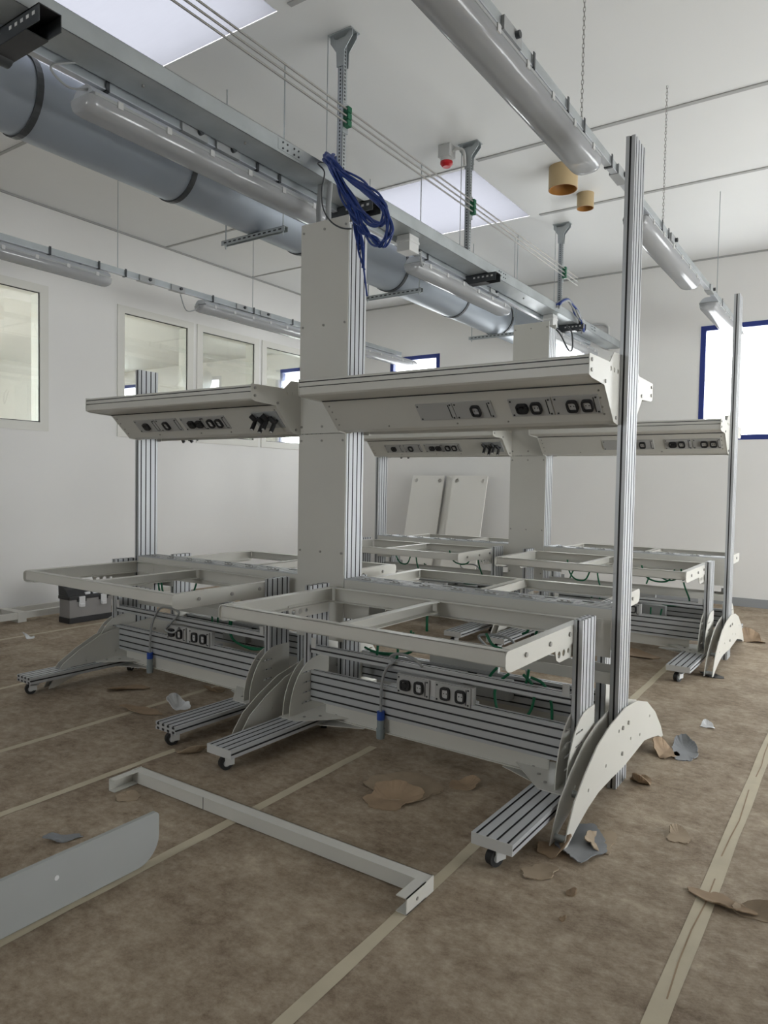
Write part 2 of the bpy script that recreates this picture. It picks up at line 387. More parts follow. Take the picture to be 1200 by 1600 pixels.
# ------------------------------------------------------------------ sockets
X_, Y_, Z_ = Vector((1, 0, 0)), Vector((0, 1, 0)), Vector((0, 0, 1))
def socket_panel(parent, O, U, V, N, w, h, cells, name='socket_panel'):
    """cells: positions (-..+) along U of sockets with kind 'round' or 'square'"""
    b = MB(); b.fbox(O, U, V, N, w, h, .008, SOCK)
    for su in (-1, 1):
        for sv in (-1, 1):
            b.fbox(O+U*su*(w/2-.012)+V*sv*(h/2-.012)+N*.008, U, V, N, .008, .008, .003, BLACK)
    b.fbox(O+U*(w/2-.024)+N*.008, U, V, N, .004, h*.8, .002, BLACK)
    p = b.build(name, parent)
    for u, kind in cells:
        c = O+U*u+N*.008; q = MB()
        s = .056 if kind == 'square' else .062
        hh = .068 if kind == 'square' else .058
        def ring(a, c_=c):
            pts = []
            for i in range(24):
                t = 2*PI*i/24; e = 4.0
                x = abs(math.cos(t))**(2/e)*math.copysign(1, math.cos(t)); y = abs(math.sin(t))**(2/e)*math.copysign(1, math.sin(t))
                pts.append((x*a[0], y*a[1]))
            return pts
        f = lambda x, y, a: c+U*x+V*y+N*a
        q.plate(ring((s/2, hh/2)), [ring((s/2-.009, hh/2-.010))], (0, .016), f, BLACK)
        q.prism(ring((s/2-.009, hh/2-.010)), (0, .006), f, LGREY if kind == 'square' else GREYP)
        if kind == 'square':
            for du in (-1, 1): q.fbox(c+U*du*.008+N*.006, U, V, N, .005, .005, .0015, BLACK)
            q.fbox(c+V*.026+N*.004, U, V, N, .024, .008, .016, BLACK)
        else:
            q.fbox(c+U*.024+N*.006, U, V, N, .018, .03, .014, BLACK)
            q.cyl(c+N*.004, c+N*.02, .017, BLACK, 12)
        q.build('socket', p)
    return p

# ------------------------------------------------------------------ mobile bench (local: x along, front = -y, origin on the spine line)
def make_bench(capped, cables):
    R = thing('mobile_workbench', '', 'workbench')
    # table frame parts
    b = MB()
    y0 = -1.10
    b.box(-.80, .80, y0, y0+.004, .797, .86, WHITE).box(-.80, .80, y0, y0+.045, .856, .86, WHITE).box(-.80, .80, y0, y0+.045, .797, .801, WHITE)
    b.build('front_rail', R)
    b = MB(); b.box(-.78, .78, -.204, -.2, .775, .86, WHITE).box(-.78, .78, -.245, -.2, .856, .86, WHITE).box(-.78, .78, -.245, -.2, .775, .779, WHITE); b.build('rear_rail', R)
    b = MB(); b.box(-.056, -.052, y0+.004, -.245, .80, .86, WHITE).box(-.056, -.006, y0+.046, -.246, .856, .86, WHITE).box(-.056, -.006, y0+.046, -.246, .80, .804, WHITE); b.build('cross_rail', R)
    for s in (-1, 1):
        out_ = [(-1.06, .775)]+[(-1.06+.055*math.cos(t), .805+.03*math.sin(t)) for t in (PI*1.5, PI*1.33, PI*1.16, PI)]+[(-1.115, .84)]+[(-1.09+.025*math.cos(t), .838+.025*math.sin(t)) for t in (PI*.9, PI*.75, PI*.6)]+[(-1.08, .863), (-.2, .863), (-.2, .775)]
        b = MB(); b.prism(out_[1:], (s*.806, s*.811), YZX, WHITE)
        b.box(s*.765, s*.806, y0+.046, -.246, .858, .862, WHITE).box(s*.765, s*.806, y0+.046, -.246, .775, .779, WHITE)
        for yy, zz in ((-.93, .82), (-.68, .82), (-.45, .825)): b.cyl((s*.811, yy, zz), (s*.818, yy, zz), .011, ZINC, 8)
        b.build('side_arm', R)
        b = MB(); o2 = [(-.60, .765), (-.585, .728), (-.55, .712), (-.24, .712), (-.24, .79), (-.60, .79)]
        b.plate(o2, [circ(-.555, .748, .016), circ(-.50, .748, .016), circ(-.445, .748, .012)], (s*.80, s*.805), YZX, WHITE); b.build('arm_bracket', R)
        # leg, foot
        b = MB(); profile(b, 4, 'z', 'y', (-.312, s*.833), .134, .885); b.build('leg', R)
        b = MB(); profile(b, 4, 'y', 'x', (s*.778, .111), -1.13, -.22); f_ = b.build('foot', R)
        if capped:
            MB().box(s*.778-.089, s*.778+.089, -1.134, -1.13, .0885, .1335, LGREY).build('end_cap', f_)
        # gusset: two curved slotted plates and the flanges
        o3 = [(-.225, .134), (-.225, .455), (-.33, .455)]+[(-.33-.245*math.sin(t), .134+.321*math.cos(t)) for t in [PI/2*i/8 for i in range(1, 9)]]
        holes = [[(-.47, z), (-.38, z), (-.38, z+.009), (-.47, z+.009)] for z in (.19, .25, .31, .37)]
        b = MB()
        for xx in (.806, .857): b.plate(o3, holes, (s*xx, s*(xx+.005)), YZX, WHITE)
        b.prism([(s*.862, -.60), (s*.862, -.23), (s*.50, -.30), (s*.50, -.345), (s*.70, -.56), (s*.74, -.60)], (.134, .139), XYZ, WHITE)
        b.prism([(s*.80, -.50), (s*.80, -.20), (s*.44, -.30), (s*.44, -.345)], (.083, .087), XYZ, WHITE)
        for xx, yy in ((.62, -.37), (.68, -.45), (.74, -.52)): b.cyl((s*xx, yy, .139), (s*xx, yy, .143), .009, ZINC, 8)
        b.build('gusset', R)
        for yy, ang in ((-1.055, -PI/2-.35), (-.30, 2.2)):
            cx = s*.775
            C = MB(); ca, sa = math.cos(ang), math.sin(ang)
            off = Vector((cx, yy, 0)); d = Vector((ca, sa, 0)); n = Vector((-sa, ca, 0))
            C.fbox(off+Z_*.083, d, n, Z_, .07, .07, .005, LGREY)
            C.cyl(off+Z_*.066, off+Z_*.083, .022, LGREY, 12)
            for e in (-1, 1): C.fbox(off+n*e*.021+d*.012+Z_*.026, d, n, Z_, .05, .006, .044, LGREY)
            C.fbox(off+d*.004+Z_*.060, d, n, Z_, .06, .048, .010, LGREY)
            ca_ = C.build('castor', R)
            C = MB(); c0 = off+d*.026+Z_*.036
            C.cyl(c0+n*.0165, c0-n*.0165, .036, RUBBER, 24); C.cyl(c0+n*.0185, c0-n*.0185, .018, GREYP, 12)
            C.build('wheel', ca_)
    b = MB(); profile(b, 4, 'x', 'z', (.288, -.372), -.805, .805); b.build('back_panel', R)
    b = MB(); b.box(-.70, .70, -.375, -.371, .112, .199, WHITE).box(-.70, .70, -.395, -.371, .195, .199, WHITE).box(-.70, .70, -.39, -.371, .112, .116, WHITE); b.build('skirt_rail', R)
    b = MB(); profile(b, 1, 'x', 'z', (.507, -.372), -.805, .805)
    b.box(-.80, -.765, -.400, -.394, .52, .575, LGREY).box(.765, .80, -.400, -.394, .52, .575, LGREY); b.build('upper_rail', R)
    socket_panel(R, Vector((-.07, -.396, .413)), X_, Z_, -Y_, .205, .10, [(-.045, 'round'), (.042, 'square')])
    socket_panel(R, Vector((.175, -.396, .413)), X_, Z_, -Y_, .21, .10, [(-.04, 'square'), (.05, 'square')])
    b = MB(); b.box(-.18, .29, -.39, -.36, .36, .465, LGREY); b.build('socket_bracket', R)
    b = MB()
    for x0, x1 in ((-.30, -.06), (.0, .26)): b.box(x0, x1, -.33, -.26, .25, .365, GREYP)
    b.build('junction_box', R, bevel=.006)
    G = []
    if cables in (1, 3):
        G = [[(.375, .568), (.334, .522), (.32, .481)], [(.448, .551), (.398, .504), (.363, .439), (.381, .345)], [(.558, .592), (.545, .519), (.521, .482)],
             [(.529, .564), (.574, .524), (.59, .48), (.578, .403), (.545, .339)], [(.569, .556), (.628, .534), (.658, .483), (.674, .421), (.676, .347)], [(.297, .731), (.341, .679), (.404, .669)],
             [(-.396, .60), (-.398, .55), (-.403, .497)], [(-.23, .60), (-.235, .53), (-.278, .495)], [(-.05, .79), (-.05, .70)]]
    elif cables == 2:
        G = [[(-.47, .79), (-.46, .70), (-.445, .66)], [(-.43, .79), (-.40, .68), (-.36, .65)], [(.38, .56), (.36, .5), (.40, .43), (.52, .40), (.66, .395), (.74, .42)], [(.40, .57), (.38, .47), (.44, .415), (.6, .385), (.7, .40)]]
    elif cables == 4:
        G = [[(-.45, .80), (-.42, .68), (-.35, .62), (-.25, .63), (-.2, .74)], [(-.14, .78), (-.13, .66), (-.1, .56)], [(.25, .80), (.3, .70), (.4, .67), (.5, .69), (.55, .79)], [(.6, .80), (.63, .66), (.67, .5), (.5, .47), (.42, .49)], [(.35, .43), (.35, .36), (.37, .30)], [(.45, .43), (.44, .36), (.46, .31)]]
    for g in G:
        MB().tube([(x, -.29+.03*math.sin(9*x), z) for x, z in g], .0075, GREEN, 7).build('earth_cable', R)
    if cables in (1, 2):
        pts = [(0, .534), (-.057, .57), (-.152, .581), (-.206, .558), (-.19, .528), (-.215, .51), (-.25, .45), (-.265, .37), (-.266, .232)]
        if cables == 2: pts = [(-.02, .46), (-.08, .42), (-.17, .43), (-.09, .50), (-.02, .57), (-.14, .59), (-.24, .57), (-.32, .46), (-.345, .35), (-.35, .225)]
        b = MB(); b.tube([(x, -.42, z) for x, z in pts], .008, GCABLE, 8); cab = b.build('power_cable', R)
        px, pz = pts[-1]
        b = MB(); b.cyl((px, -.42, pz+.01), (px, -.42, pz-.035), .022, CONB, 14)
        b.cyl((px, -.42, pz-.03), (px, -.42, pz-.085), .021, CONN, 14).cyl((px, -.42, pz-.085), (px, -.42, pz-.14), .025, CONN, 14, r1=.023)
        b.build('plug', cab)
    return R
A_Y, B_Y = 3.64, 6.95
GB = 'mobile workbenches of the two islands'
benches = []
def put(o, x, y, rz, label):
    o.location = (x, y, 0); o.rotation_euler = (0, 0, rz); o['label'] = label; o['group'] = GB; benches.append(o)
bA = make_bench(True, 1); put(bA, -1.922, A_Y, -.02, 'white table frame bench on castors in front, with grey cable plug hanging, nearest the camera')
bL = make_bench(False, 2); put(bL, -3.965, A_Y+.10, -.03, 'white table frame bench on castors left of the near white column, toolbox beyond it')
bF = make_bench(True, 4); put(bF, -1.95, B_Y, -.01, 'far right white table frame bench on castors beside the far tall post')
c = copy_tree(bF); put(c, -3.96, B_Y+.02, 0, 'far left white table frame bench in front of the leaning white boards')
c = copy_tree(bL); put(c, -1.985, A_Y-.10, PI+.02, 'rear white table frame bench back to back with the nearest one')
c = copy_tree(bF); put(c, -3.95, A_Y+.02, PI-.02, 'rear left white table frame bench behind the near white column')
c = copy_tree(bF); put(c, -1.9, B_Y, PI, 'rearmost right table frame bench on the far side of the far island')
c = copy_tree(bL); put(c, -3.95, B_Y, PI, 'rearmost left table frame bench just before the leaning boards')

# ------------------------------------------------------------------ island spine: posts, clad column, arcs, tray
def make_spine():
    R = thing('island_spine', '', 'frame')
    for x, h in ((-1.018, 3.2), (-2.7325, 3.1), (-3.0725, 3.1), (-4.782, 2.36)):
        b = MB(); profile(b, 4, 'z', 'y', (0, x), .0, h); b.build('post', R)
    # cladding
    for s in (-1, 1):
        b = MB(); y0, y1 = s*.09, s*.096
        b.box(-3.097, -2.713, y0, y1, .5, 1.812, WHITE).box(-3.097, -2.713, y0, y1, 1.816, 3.155, WHITE)
        for z in (3.10, 1.86, 1.77, 1.06, .62, 2.5):
            for x in (-3.075, -2.905, -2.735): b.cyl((x, y1, z), (x, y1+s*.005, z), .008, ZINC, 8)
        b.build('cladding_panel', R)
    top = [(-.84, .012), (-.80, .085), (-.73, .17), (-.60, .25), (-.44, .325), (-.24, .37), (0, .392), (.24, .37), (.44, .315), (.63, .21), (.78, .085), (.84, .012)]
    low = [(.80, .012), (.72, .045), (.58, .075), (.4, .108), (.2, .098), (0, .09), (-.2, .098), (-.4, .10), (-.55, .08), (-.70, .045), (-.80, .012)]
    for x in (-1.018, -2.915, -4.782):
        b = MB()
        for s in (-1, 1):
            b.plate(top+low, [circ(y, z, .009, 8) for y, z in ((-.3, .19), (.3, .17), (-.55, .16), (.5, .22), (-.1, .3), (.12, .2))], (x+s*.028, x+s*.033), YZX, WHITE)
            for y, z in ((-.04, .3), (-.04, .17), (.06, .3)): b.cyl((x+s*.033, y, z), (x+s*.04, y, z), .011, ZINC, 8)
        for y, z in ((-.79, .03), (.79, .03), (-.58, .14)): b.cyl((x-.028, y, z), (x+.028, y, z), .016, GALV, 10)
        b.build('arc_stabiliser', R)
    for x0, x1 in ((-2.71, -1.04), (-4.76, -3.095)):
        b = MB()
        for s in (-1, 1):
            b.box(x0, x1, s*.09, s*.086, .745, .895, WHITE); b.box(x0, x1, s*.09, s*.086, .52, .578, WHITE)
            for xa in (x0+.001, x1-.191): b.box(xa, xa+.19, s*.094, s*.09, .655, .845, WHITE)
        b.build('side_rail', R)
        b = MB(); profile(b, 4, 'x', 'y', (0, .88), x0, x1)
        b.build('top_profile', R)
        n = 7
        for i in range(n):
            xx = x0+.12+(x1-x0-.2)*i/n; b = MB()
            b.box(xx, xx+.075, -.075, -.04, .9022, .909, GREYP); b.cyl((xx+.02, -.057, .909), (xx+.02, -.057, .914), .008, ZINC, 8); b.cyl((xx+.055, -.057, .909), (xx+.055, -.057, .914), .008, ZINC, 8)
            b.build('clamp', R)
            MB().box(xx+.1, xx+.16, .03, .06, .9022, .907, GREYP).build('clamp', R)
    return R
spA = make_spine(); spA.location = (0, A_Y, 0); spA['label'] = 'near island spine with tall aluminium post at right and white clad column'; spA['group'] = 'island spines'
spB = copy_tree(spA); spB.location = (0, B_Y, 0); spB['label'] = 'far island spine with column and post, smaller, before the far wall'

# ------------------------------------------------------------------ overhead service consoles
CG = 'overhead service consoles'
def make_console(kind):
    R = thing('service_console', '', 'console', group=CG)
    L = .835
    g = .005
    # y,z profile relative to spine line (Y-3.64)
    prof = [(-.10, 2.085), (-.535, 2.085), (-.542, 2.078), (-.542, 2.072), (-.537, 2.072), (-.537, 2.067), (-.542, 2.067), (-.543, 2.045), (-.539, 2.044), (-.539, 2.0415), (-.543, 2.040),
            (-.541, 2.0), (-.53, 1.992), (-.51, 1.990), (-.35, 1.987), (-.335, 1.985), (-.335, 1.981), (-.328, 1.979), (-.175, 1.824), (-.165, 1.822), (-.10, 1.815)]
    b = MB(); b.prism(prof, (-L, L), YZX, WHITE)
    for x in (-.45, 0, .3): b.cyl((x, -.19, 1.838), (x, -.193, 1.835), .005, ZINC, 8)
    b.build('shell', R)
    MB().box(-L, L, -.5425, -.538, 2.0665, 2.0725, BLACK).build('seal_strip', R)
    MB().box(-L, L, -.5437, -.540, 2.0405, 2.0435, BLACK).build('seal_strip', R)
    MB().box(-L, L, -.3362, -.330, 1.9795, 1.9850, BLACK).build('seal_strip', R)
    for s in (-1, 1):
        o = [(-.545, 2.089), (-.547, 2.02), (-.545, 1.996), (-.51, 1.986), (-.33, 1.977), (-.17, 1.818), (-.11, 1.81), (-.092, 1.81), (-.092, 2.152), (-.19, 2.148), (-.255, 2.093)]
        b = MB(); b.plate(o, [circ(-.235, 2.065, .012), circ(-.18, 2.065, .012), circ(-.125, 2.065, .012)], (s*L, s*(L+.004)), YZX, WHITE)
        b.box(s*L, s*(L-.04), -.098, -.092, 1.81, 2.15, WHITE)
        for y, z in ((-.515, 2.065), (-.515, 2.02), (-.315, 1.995), (-.14, 1.84)): b.cyl((s*(L+.004), y, z), (s*(L+.009), y, z), .009, ZINC, 8)
        b.build('end_plate', R)
        b = MB()
        for t in (.15, .35, .6, .8):
            y, z = -.328+.153*t, 1.979-.155*t
            b.cyl((-s*(L-.03), y, z), (-s*(L-.03), y-.003, z-.003), .005, ZINC, 8)
        b.build('rivet_row', R)
    V = Vector((0, .153, -.155)).normalized(); N = Vector((0, -.155, -.153)).normalized()
    O = Vector((0, -.2515, 1.9015))
    if kind == 'gas':
        P = [(-.515, [(.0, 'round')]), (-.27, [(-.02, 'square')]), (.0, [(-.02, 'round'), (.06, 'round')]), (.215, [(-.04, 'square'), (.04, 'square')])]
    else:
        P = [(-.10, []), (.13, [(.015, 'square')]), (.45, [(-.045, 'round'), (.03, 'square')]), (.685, [(-.02, 'square'), (.055, 'square')])]
    for x, cells in P: socket_panel(R, O+X_*x, X_, V, N, .225, .11, cells)
    if kind == 'gas':
        b = MB(); b.fbox(O+X_*.70, X_, V, N, .22, .13, .006, GREYP); p = b.build('gas_panel', R)
        for i in range(4):
            c = O+X_*(.63+.05*i)+V*(-.02+.025*(i % 2))+N*.006
            d = (N+X_*-.3+Z_*.1).normalized()
            q = MB(); q.cyl(c, c+N*.05, .010, BLACK, 10).cyl(c+N*.03, c+N*.03+Vector((-.02, -.03, .035)), .016, BLACK, 12)
            q.cyl(c+N*.045, c+N*.045+Vector((0, -.025, -.045)), .014, BLACK, 12).cyl(c+N*.045+Vector((0, -.025, -.045)), c+N*.045+Vector((0, -.028, -.052)), .009, LGREY, 12)
            q.build('gas_tap', p)
    return R
cP = make_console('power'); cP.location = (-1.875, A_Y, 0); cP['label'] = 'near right overhead console with blank plate and sockets, nearest the camera'
cG = make_console('gas'); cG.location = (-3.925, A_Y, 0); cG['label'] = 'near left overhead console with black gas taps, in front of the internal windows'
for src, x, y, rz, lab in ((cP, -1.875, B_Y, 0, 'far right overhead console with sockets before the far wall'), (cG, -3.925, B_Y, 0, 'far left overhead console with black taps, above the leaning boards'),
                           (cP, -1.875, A_Y, PI, 'rear facing console behind the near right one, end plate showing past the tall post'), (cG, -3.925, A_Y, PI, 'rear facing console behind the near left one'),
                           (cP, -1.875, B_Y, PI, 'rear facing console behind the far right one'), (cG, -3.925, B_Y, PI, 'rear facing console behind the far left one')):
    c = copy_tree(src); c.location = (x, y, 0); c.rotation_euler = (0, 0, rz); c['label'] = lab

# ------------------------------------------------------------------ overhead: duct, trays, rails, lamps
D = thing('ventilation_duct', 'large round grey blue sheet metal duct under the ceiling', 'duct', (-3.93, 0, 3.585))
MB().cyl((0, YN+.01, 0), (0, YF-.01, 0), .21, DUCT, 48).build('duct_tube', D)
for y in (.9, 2.15, 3.21, 4.5, 5.8, 7.06, 8.2, 9.4):
    b = MB(); n = 40
    for j in range(n):
        t0, t1 = 2*PI*j/n, 2*PI*(j+1)/n
        v = [(r*math.cos(t), yy, r*math.sin(t)) for t in (t0, t1) for r in (.209, .219) for yy in (y-.018, y+.018)]
        b.add(v, [(2, 3, 7, 6), (0, 2, 6, 4), (1, 5, 7, 3)], DARK)
    b.build('joint_collar', D)
HL = {3.95: 'slotted duct hanger left of the near column', 5.86: 'slotted duct hanger behind the near column, second along the duct', 8.1: 'slotted duct hanger just left of the far column'}
for y, lab in HL.items():
    T = thing('duct_hanger', lab, 'hanger', (-3.93, y, 3.36), group='trapeze hangers under the duct')
    b = MB(); b.box(-.33, .33, -.02, -.017, -.025, .012, GALV).box(-.33, .33, .017, .02, -.025, .012, GALV).box(-.33, .33, -.02, .02, .009, .012, GALV)
    for i in range(12): b.box(-.3+.052*i, -.272+.052*i, -.0215, -.02, -.012, -.002, BLACK)
    b.build('crossbar', T)
    for x in (-.30, .30): MB().cyl((x, 0, -.05), (x, 0, ZC-3.36), .005, GALV, 6).build('rod', T)

T = thing('cable_tray', 'wide galvanised cable tray running above the columns', 'cable tray', (-3.08, 0, 3.46))
b = MB(); b.box(-.10, .10, YN+.02, YF-.02, 0, .002, GALV).box(-.10, -.098, YN+.02, YF-.02, 0, .095, GALV).box(.098, .10, YN+.02, YF-.02, 0, .095, GALV)
b.box(.085, .10, YN+.02, YF-.02, .093, .095, GALV).box(-.10, -.085, YN+.02, YF-.02, .093, .095, GALV)
for y in (2.3, 3.0, 4.9, 7.0): b.cyl((.02, y, -.012), (.02, y, 0), .007, ZINC, 8)
for y in (3.3, 6.3, 9.0):
    b.box(.1, .102, y-.11, y+.11, .02, .085, GALV)
    for dy in (-.07, -.03, .03, .07):
        for dz in (.035, .07): b.cyl((.102, y+dy, dz), (.107, y+dy, dz), .006, DARK, 6)
b.build('channel', T)
for y in (1.72, 4.1, 6.05, 8.45):
    o = tag(MB().build('tray_support', None), {1.72: 'black slotted bracket under the cable tray at the top left corner', 4.1: 'black bracket under the cable tray behind the blue cables', 6.05: 'black bracket with a round wheel end under the cable tray, mid room', 8.45: 'black bracket under the cable tray just past the far column'}[y], 'bracket', 'black brackets under the cable tray')
    b = MB(); x0, x1 = -3.33, -2.90
    b.box(x0, x1, y-.05, y-.046, 3.385, 3.457, DARK).box(x0, x1, y+.046, y+.05, 3.385, 3.457, DARK).box(x0, x1, y-.05, y+.05, 3.452, 3.457, BLACK)
    b.box(x0, x1-.1, y-.05, y+.05, 3.38, 3.385, BLACK)
    for i in range(5): b.box(x1-.05-.045*i, x1-.03-.045*i, y-.0512, y-.05, 3.42, 3.435, LGREY)
    b.cyl((x0+.02, y-.045, 3.41), (x0+.02, y+.045, 3.41), .05, DARK, 20).cyl((x0+.02, y-.055, 3.41), (x0+.02, y-.045, 3.41), .02, GREYP, 12)
    o.data = b.build('tmp').data; bpy.data.objects.remove(bpy.data.objects['tmp'])

for y, lab in ((4.82, 'grey junction box under the cable tray beside the blue cable coil'), (7.86, 'grey junction box under the cable tray above the far column')):
    b = MB(); b.box(-3.16, -3.04, y-.07, y+.07, 3.33, 3.46, LGREY).box(-3.165, -3.035, y-.075, y+.075, 3.40, 3.425, LGREY); tag(b.build('junction_box', bevel=.006), lab, 'junction box', 'junction boxes under the tray')

def lamp_rail(x, z, y0, y1, label, boxes, clips):
    R = thing('lighting_busbar', label, 'busbar rail', (x, 0, z), group='lighting busbar rails')
    b = MB(); b.box(-.014, .014, y0, y1, .006, .062, GALV).box(-.02, .02, y0, y1, .0, .006, LAMPW); b.build('rail', R)
    for y in boxes:
        b = MB(); b.box(-.03, .03, y-.09, y+.09, -.004, .056, GREYP); b.cyl((.03, y+.03, .03), (.05, y+.03, .03), .016, DARK, 10); b.build('tap_off_box', R)
    for y in clips:
        b = MB(); b.box(-.024, -.02, y-.01, y+.01, -.004, .07, DARK).box(.02, .024, y-.01, y+.01, -.004, .07, DARK).box(-.024, .024, y-.01, y+.01, -.006, 0, DARK); b.build('clip', R)
    return R
RM = lamp_rail(-3.225, 3.428, YN+.05, 9.6, 'lighting busbar above the lamps just left of the cable tray', (2.75, 3.0, 5.1, 6.6), (2.2, 3.25, 3.45, 5.3, 6.7))
RR = lamp_rail(-1.375, 3.428, YN+.05, 9.8, 'lighting busbar hung on chains at the right of the photo', (2.9, 4.55, 5.95, 7.6), (3.15, 3.6, 3.85, 4.35, 5.6, 5.8, 8.2, 9.0))
RL = lamp_rail(-6.267, 3.538, YN+.05, 9.6, 'lighting busbar along the left wall above the internal windows', (4.75, 5.15, 6.1, 6.5), (3.7, 4.2, 4.5, 5.65, 6.3, 7.0, 7.2))

def make_lamp():
    R = thing('linear_lamp', '', 'ceiling lamp', group='long linear lamps')
    h = .92
    def loft(b, half, m, ks=((-h, .80), (-h+.012, .93), (-h+.05, 1), (h-.05, 1), (h-.012, .93), (h, .80))):
        rows = [[(p*k, y, q*(k if q < 0 else 1)) for p, q in half] for y, k in ks]
        n = len(rows[0]); v = [p for r_ in rows for p in r_]; f = []
        for i in range(len(rows)-1):
            for j in range(n-1): f.append((i*n+j, i*n+j+1, (i+1)*n+j+1, (i+1)*n+j))
        f += [tuple(range(n)), tuple(range((len(rows)-1)*n, len(rows)*n))]
        b.add(v, f, m, True)
    D_ = [(-.086, 0), (-.085, -.025), (-.078, -.048), (-.062, -.063), (-.035, -.071), (0, -.073), (.035, -.071), (.062, -.063), (.078, -.048), (.085, -.025), (.086, 0)]
    b = MB(); loft(b, D_, DIFF); b.build('diffuser', R)
    b = MB(); b.box(-.088, .088, -h+.03, h-.03, .0, .014, GREYP)
    b.prism([(-.084, .014), (.084, .014), (.06, .045), (.035, .062), (-.035, .062), (-.06, .045)], (-h+.02, h-.02), XZY, LAMPW); b.build('housing', R)
    MB().box(-.055, .055, -h+.05, h-.05, -.014, -.003, WHITE).build('reflector', R)
    for y in (-.75, -.45, -.15, .15, .45, .75):
        for s in (-1, 1): MB().box(s*.0855, s*.0925, y-.015, y+.015, -.012, .022, LGREY).build('latch', R)
    for y in (-.62, .62): MB().cyl((0, y, .06), (0, y, .072), .006, DARK, 6).box(-.012, .012, y-.01, y+.01, .068, .074, DARK).build('hook', R)
    return R
LAMPS = [(-3.245, 2.99, 3.353, 'clear linear lamp over the left bench under the duct, nearest of its row'), (-3.255, 6.04, 3.353, 'linear lamp under the busbar between the two columns'), (-3.25, 8.9, 3.353, 'linear lamp beyond the far column'),
         (-1.405, 3.15, 3.353, 'long clear linear lamp at the top right, nearest the camera'), (-1.405, 5.96, 3.353, 'linear lamp on the right busbar just behind the tall near post'), (-1.405, 8.63, 3.353, 'linear lamp on the right busbar before the bright far window'),
         (-6.285, 3.40, 3.463, 'linear lamp at the left edge above the big internal window'), (-6.285, 6.39, 3.463, 'linear lamp above the row of internal windows left of the near column'), (-6.285, 9.1, 3.463, 'linear lamp before the small far left window')]
lamp0 = make_lamp()
for i, (x, y, z, lab) in enumerate(LAMPS):
    o = lamp0 if i == 0 else copy_tree(lamp0); o.location = (x, y, z); o['label'] = lab
for k_, (pts, lab) in enumerate((([(-3.17, 2.02, 3.47), (-3.2, 1.9, 3.40), (-3.22, 2.0, 3.36), (-3.2, 2.1, 3.39)], 'grey lamp lead looping at the near end of the left lamp'),
                   ([(-6.267, 5.2, 3.52), (-6.26, 5.28, 3.36), (-6.27, 5.45, 3.42), (-6.29, 5.47, 3.48)], 'grey lamp lead drooping from the left wall busbar'),
                   ([(-3.16, 5.1, 3.42), (-3.16, 5.14, 3.32), (-3.18, 5.2, 3.38), (-3.2, 5.22, 3.39)], 'grey lamp lead above the lamp between the columns'))):
    tag(MB().tube(pts, .006, GCABLE, 6).build('lamp_lead'), lab, 'cable')

def chain(x, y, z0, z1, label):
    b = MB(); n = int((z1-z0)/.024)
    for i in range(n):
        zc = z0+(i+.5)*(z1-z0)/n; hz = .0165; r = .0065
        u = X_ if i % 2 else Y_
        pts = [Vector((x, y, zc))+u*(r*math.cos(t))+Z_*(hz*math.sin(t)) for t in [2*PI*j/8 for j in range(8)]]
        b.tube(pts, 0.0017, ZINC, 4, n=1, closed=True)
    return tag(b.build('suspension_chain'), label, 'chain', 'suspension chains of the right busbar')
chain(-1.375, 3.86, 3.47, ZC, 'thin steel chain hanging left of the tall near post')
chain(-1.375, 5.70, 3.47, ZC, 'thin steel chain hanging right of the tall near post')
for x, y, z, lab in ((-1.375, 7.99, 3.47, 'thin rod holding the right busbar before the far wall'), (-6.267, 6.295, 3.57, 'thin rod holding the left busbar above the internal windows'), (-6.267, 4.42, 3.57, 'thin rod holding the left busbar beside the left edge'),
                     (-3.69, 8.15, 3.57, 'thin rod dropping beside the three thin pipes near the far wall'), (-6.267, 8.6, 3.57, 'thin rod holding the far end of the left busbar')):
    tag(MB().cyl((x, y, z), (x, y, ZC), .004, GALV, 6).build('suspension_rod'), lab, 'rod', 'thin suspension rods')

# droppers
DL = {3.9: 'perforated ceiling dropper above the near column with green pipe clamps', 5.74: 'perforated ceiling dropper beside the red siren', 8.03: 'perforated ceiling dropper above the far column'}
for y, lab in DL.items():
    R = thing('ceiling_dropper', lab, 'hanger post', (-3.06, y, 3.47), group='perforated ceiling droppers')
    H = ZC-3.47
    b = MB(); b.box(-.022, .022, -.022, -.019, 0, H-.03, GALV).box(-.022, -.019, -.022, .022, 0, H-.03, GALV).box(.019, .022, -.022, .022, 0, H-.03, GALV)
    for i in range(int((H-.1)/.024)):
        z = .02+.024*i
        b.box(-.005, .005, -.0228, -.022, z, z+.013, BLACK); b.box(.022, .0228, -.006, .006, z, z+.013, BLACK)
    b.build('channel', R)
    b = MB()
    b.prism([(-.03, H-.22), (.03, H-.22), (.035, H-.12), (.10, H-.045), (.10, H), (.075, H), (.05, H-.03), (0, H-.045), (-.05, H-.03), (-.06, H), (-.085, H), (-.085, H-.05), (-.035, H-.12)], (-.028, -.023), XZY, GALV)
    b.prism([(-.03, H-.22), (.03, H-.22), (.035, H-.12), (.10, H-.045), (.10, H), (-.06, H), (-.085, H), (-.085, H-.05), (-.035, H-.12)], (.023, .028), XZY, GALV)
    b.box(-.09, .105, -.05, .05, H-.008, H-.001, GALV); b.build('ceiling_bracket', R)
    b = MB(); b.box(.023, .03, -.03, .03, .40, .60, GALV); cb = b.build('clamp_rail', R)
    for z in (.455, .50, .545):
        b = MB(); b.box(.03, .07, -.02, .02, z-.019, z+.019, GREEN); b.build('pipe_clamp', cb)
    if y < 5: MB().cyl((-.09, -.05, .1), (-.09, -.05, H), .0035, GALV, 5).build('rod', R)
    else: MB().cyl((-.05, -.05, .1), (-.05, -.05, H), .0035, GALV, 5).build('rod', R)
